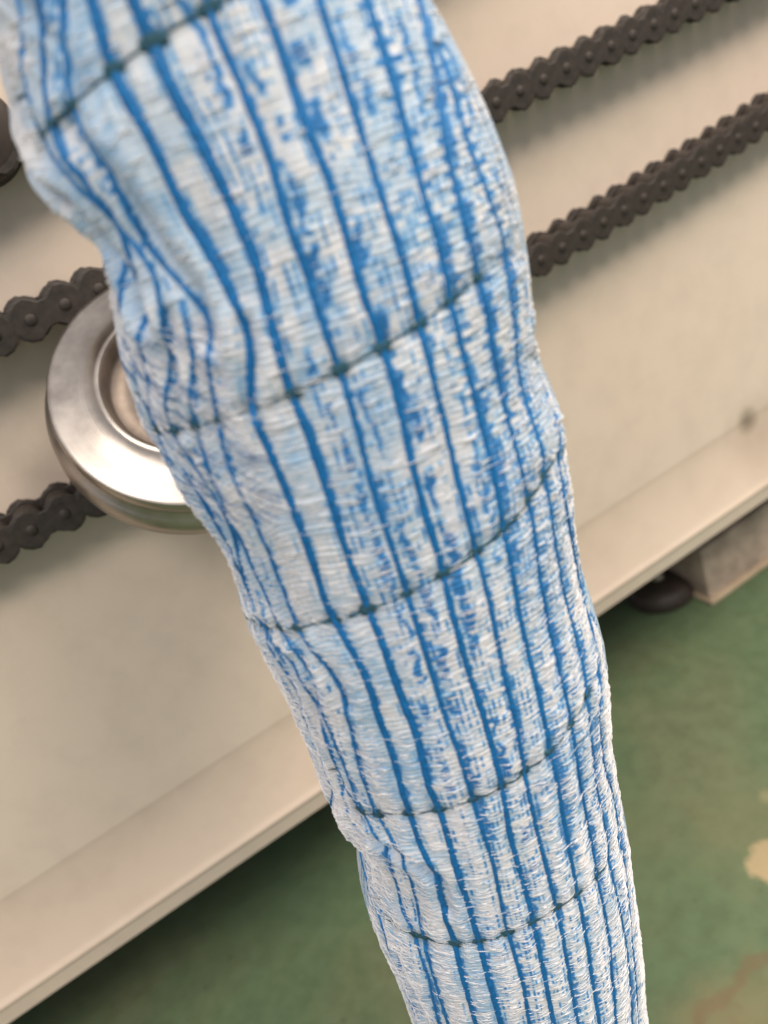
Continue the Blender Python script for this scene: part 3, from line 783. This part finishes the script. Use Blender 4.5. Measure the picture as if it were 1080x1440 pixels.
def surf(sidx, t, extra):
    """point on the displaced surface"""
    tt_ = (t-th[0]) % (2*np.pi) + th[0]
    k = np.searchsorted(th, tt_)-1
    k = np.clip(k, 0, NTH-1); k2 = (k+1) % NTH
    w_ = np.clip((tt_-th[k])/np.where(k2 > k, th[k2]-th[k], 2*np.pi-(th[k]-th[0])+1e-9), 0, 1)
    rf = RF[sidx, k]*(1-w_)+RF[sidx, k2]*w_
    return place(sidx, t, rf+extra)
def smooth1(y, k):
    g_ = np.exp(-0.5*(np.arange(-3*k, 3*k+1)/k)**2); g_ /= g_.sum()
    return np.convolve(np.pad(y, 3*k, mode='edge'), g_, 'valid')

# ---- blue cords: flattened yarns lying on the cloth
for ci, (wd, st, t, s0, s1) in enumerate(cords):
    idx = np.where((S >= s0) & (S <= s1))[0]
    if ci > 13: idx = idx[::6]
    n_ = len(idx)
    jit = (0.3 if ci < 2 else 0.7)*(fbm(S[idx]/0.0035, S[idx]*0+ci*3.3, 90+ci)-.5)*0.0007
    tcen = t[idx] + jit/rm_s[idx]
    half = (1.25 if ci < 2 else 0.98)*(1+0.28*sstep(-us[idx], -480, -80))*(1-0.12*sstep(us[idx], 800, 1200))*wd/2*(0.72+0.40*fbm(S[idx]/0.003, S[idx]*0+ci*7.7, 120+ci, 3) + 0.35*(fbm(S[idx]/0.03, S[idx]*0+ci, 150+ci)-.5))
    fadein = np.minimum(1, np.minimum(np.arange(n_), np.arange(n_)[::-1])/14+0.15) if s0 > 0 or s1 < S[-1] else 1
    half = half*fadein
    K = 9
    prof = np.linspace(-1, 1, K)
    rows = []
    cb = np.linalg.norm(surf(idx, tcen, 0.0)-axp[idx], axis=1)
    cbs = smooth1(cb, 4) if n_ > 30 else cb
    for a_ in prof:
        tt_ = tcen + a_*half/rm_s[idx]
        hgt = 0.00085*math.sqrt(max(0, 1-a_*a_*0.999)) - 0.00028
        hgt = hgt + 0.0001*(vnoise(S[idx]/0.0015+a_*1.2, S[idx]*0+a_*2, 7+ci)-.5)
        rows.append(place(idx, tt_, cbs+hgt+0.0002))
    v = np.stack(rows, 1)
    loc_(mesh_obj('blue_cord', v.reshape(-1, 3), grid_faces(n_, K)[:, ::-1], M_CORD if wd > 1.9e-3 else M_CORDL, sleeve), sloc)

# ---- dark binding threads with a knot on each cord
ringobj = []
for ri, (rs, lo, hi) in enumerate(rings):
    ta = np.linspace(-np.pi/2, 1.5*np.pi, 500, endpoint=False)
    sv = rs(ta); sidx = np.clip(np.searchsorted(S, sv), 0, NS-1)
    inr = (ta > lo-0.12) & (ta < hi+0.12)
    cen = surf(sidx, ta, 0.0000 + 0.0005*(fbm(ta*14, ta*0+ri, 260)-.40) - np.where(inr, 0, 0.0007))
    frac = (sv-S[sidx]); cen = cen + tg[sidx]*frac[:, None]
    out = cen-axp[sidx]; out /= np.linalg.norm(out, axis=1)[:, None]
    rad = (0.00034+0.00022*(ri == 2)*sstep(ta, 0.0, 0.4))*(0.45+0.9*fbm(ta*9, ta*0+ri, 200+ri))
    v = np.stack([cen + rad[:, None]*(math.cos(a_)*out + math.sin(a_)*1.5*tg[sidx]) for a_ in np.linspace(0, 2*np.pi, 6, endpoint=False)], 1)
    nn = len(ta)
    i = np.arange(nn)[:, None]; j = np.arange(6)[None]
    fc = np.stack([i*6+j, i*6+(j+1) % 6, ((i+1) % nn)*6+(j+1) % 6, ((i+1) % nn)*6+j], -1).reshape(-1, 4)
    ringobj.append(loc_(mesh_obj('binding_thread', v.reshape(-1, 3), fc, M_KNOT, sleeve), sloc))
la, lo_ = np.meshgrid(np.linspace(0.02, np.pi-0.02, 9), np.linspace(0, 2*np.pi, 14, endpoint=False), indexing='ij')
sph = np.stack([np.sin(la)*np.cos(lo_), np.sin(la)*np.sin(lo_), np.cos(la)], -1).reshape(-1, 3)
for ri, k, t_, wd in knots:
    c = surf(np.array([k]), np.array([t_]), np.array([0.0005]))[0]
    out = c-axp[k]; out /= np.linalg.norm(out); acr = np.cross(tg[k], out)
    lump = 1+0.55*(vnoise(sph[:, 0]*2.3+k, sph[:, 1]*2.3+sph[:, 2]*3.1, k)-.5)
    f_ = 0.95+0.65*rng.random()
    v = c + (sph*lump[:, None]) @ np.array([acr*(wd*0.55+0.0009)*f_, tg[k]*0.0015*f_, out*0.0005])
    loc_(mesh_obj('knot', v, grid_faces(9, 14, True), M_KNOT, ringobj[ri]), sloc)

# ---- slanted threads pulled tight in the gathered part at the left
for mat_, seed_, nf in ((M_FIBRE, 5, 360), (M_CORDL, 6, 150)):
    rg = np.random.default_rng(seed_)
    uu_ = np.where(rg.random(nf) < (.62 if seed_ == 5 else 1.0), rg.uniform(360, 600, nf), rg.uniform(700, 1000, nf))
    up = uu_ < 620
    t_ = np.where(up, rg.uniform(-1.25, -0.45, nf), rg.uniform(-1.2, -0.5, nf))
    s_ = np.interp(uu_, us, S)
    K = 7; q = np.linspace(-.5, .5, K)[None]
    ln2 = rg.uniform(.006, .014, nf)[:, None]
    sl = np.where(up, 0.75, 0.45)[:, None] + 0.08*rg.standard_normal(nf)[:, None]
    tt2 = t_[:, None] + q*ln2/0.073; sv2 = s_[:, None] + q*ln2*sl
    si = np.clip(np.searchsorted(S, sv2), 0, NS-1)
    c_ = surf(si, tt2, 0.00025 + 0.0004*(1-4*q*q)*rg.random(nf)[:, None])
    o_ = c_-axp[si]; o_ /= np.linalg.norm(o_, axis=-1)[..., None]
    rd = ((0.00024 if seed_ == 5 else 0.00020)*(1-3.0*q*q)*rg.uniform(.6, 1.2, nf)[:, None])[..., None]
    v = np.stack([c_+rd*(math.cos(a_)*o_+math.sin(a_)*tg[si]) for a_ in (0.5*np.pi, 1.17*np.pi, 1.83*np.pi)], 2)
    b = np.arange(nf)[:, None, None]*(K*3); i = np.arange(K-1)[None, :, None]*3; j = np.arange(3)[None, None]
    fc = np.stack([b+i+j, b+i+(j+1) % 3, b+i+3+(j+1) % 3, b+i+3+j], -1).reshape(-1, 4)
    ob = loc_(mesh_obj('slanted_threads', v.reshape(-1, 3), fc, mat_, sleeve), sloc); ob['kind'] = 'stuff'

# ---- loose bright filaments of the weft lying across the cloth
NFIB = 30000
fs = np.clip(rng.normal(0.52, 0.2, NFIB), 0.02, 0.98)*S[-1]; ft = rng.uniform(-1.15, 1.15, NFIB)
ln_ = rng.uniform(0.0025, 0.010, NFIB)
K = 7
q = np.linspace(-.5, .5, K)[None]
tt_ = ft[:, None] + q*ln_[:, None]/0.073
slope = 0.07*rng.standard_normal(NFIB) + 0.40*np.clip(-ft-0.5, 0, 1)
sv = fs[:, None] + q*ln_[:, None]*slope[:, None] + (0.25*ln_*rng.standard_normal(NFIB)*0.25)[:, None]*(1-4*q*q)
sidx = np.clip(np.searchsorted(S, sv), 0, NS-1)
mid = sidx[:, K//2]; keep = np.ones(NFIB, bool)
for (wd, st, t, s0, s1) in cords[:14]:
    cross = (tt_.min(1) < t[mid]+0.7*wd/0.07) & (tt_.max(1) > t[mid]-0.7*wd/0.07) & (S[mid] > s0) & (S[mid] < s1)
    keep &= ~(cross & (rng.random(NFIB) < 0.9))
sv, tt_, sidx, ln_ = sv[keep], tt_[keep], sidx[keep], ln_[keep]; NFIB = int(keep.sum()); print('filaments', NFIB)
hump = (0.0002+0.0006*rng.random(NFIB)[:, None])*(1-4*q*q)
cen = surf(sidx, tt_, hump) + tg[sidx]*(sv-S[sidx])[..., None]
out = cen-axp[sidx]; out /= np.linalg.norm(out, axis=-1)[..., None]
rad = (rng.uniform(0.00010, 0.00026, NFIB)[:, None]*(1-3.2*q*q))[..., None]
v = np.stack([cen+rad*(math.cos(a_)*out+math.sin(a_)*tg[sidx]) for a_ in (0.5*np.pi, 1.17*np.pi, 1.83*np.pi)], 2)
b = np.arange(NFIB)[:, None, None]*(K*3); i = np.arange(K-1)[None, :, None]*3; j = np.arange(3)[None, None]
fc = np.stack([b+i+j, b+i+(j+1) % 3, b+i+3+(j+1) % 3, b+i+3+j], -1).reshape(-1, 4)
fb = loc_(mesh_obj('weft_filaments', v.reshape(-1, 3), fc, M_FIBRE, sleeve), sloc)
fb['kind'] = 'stuff'
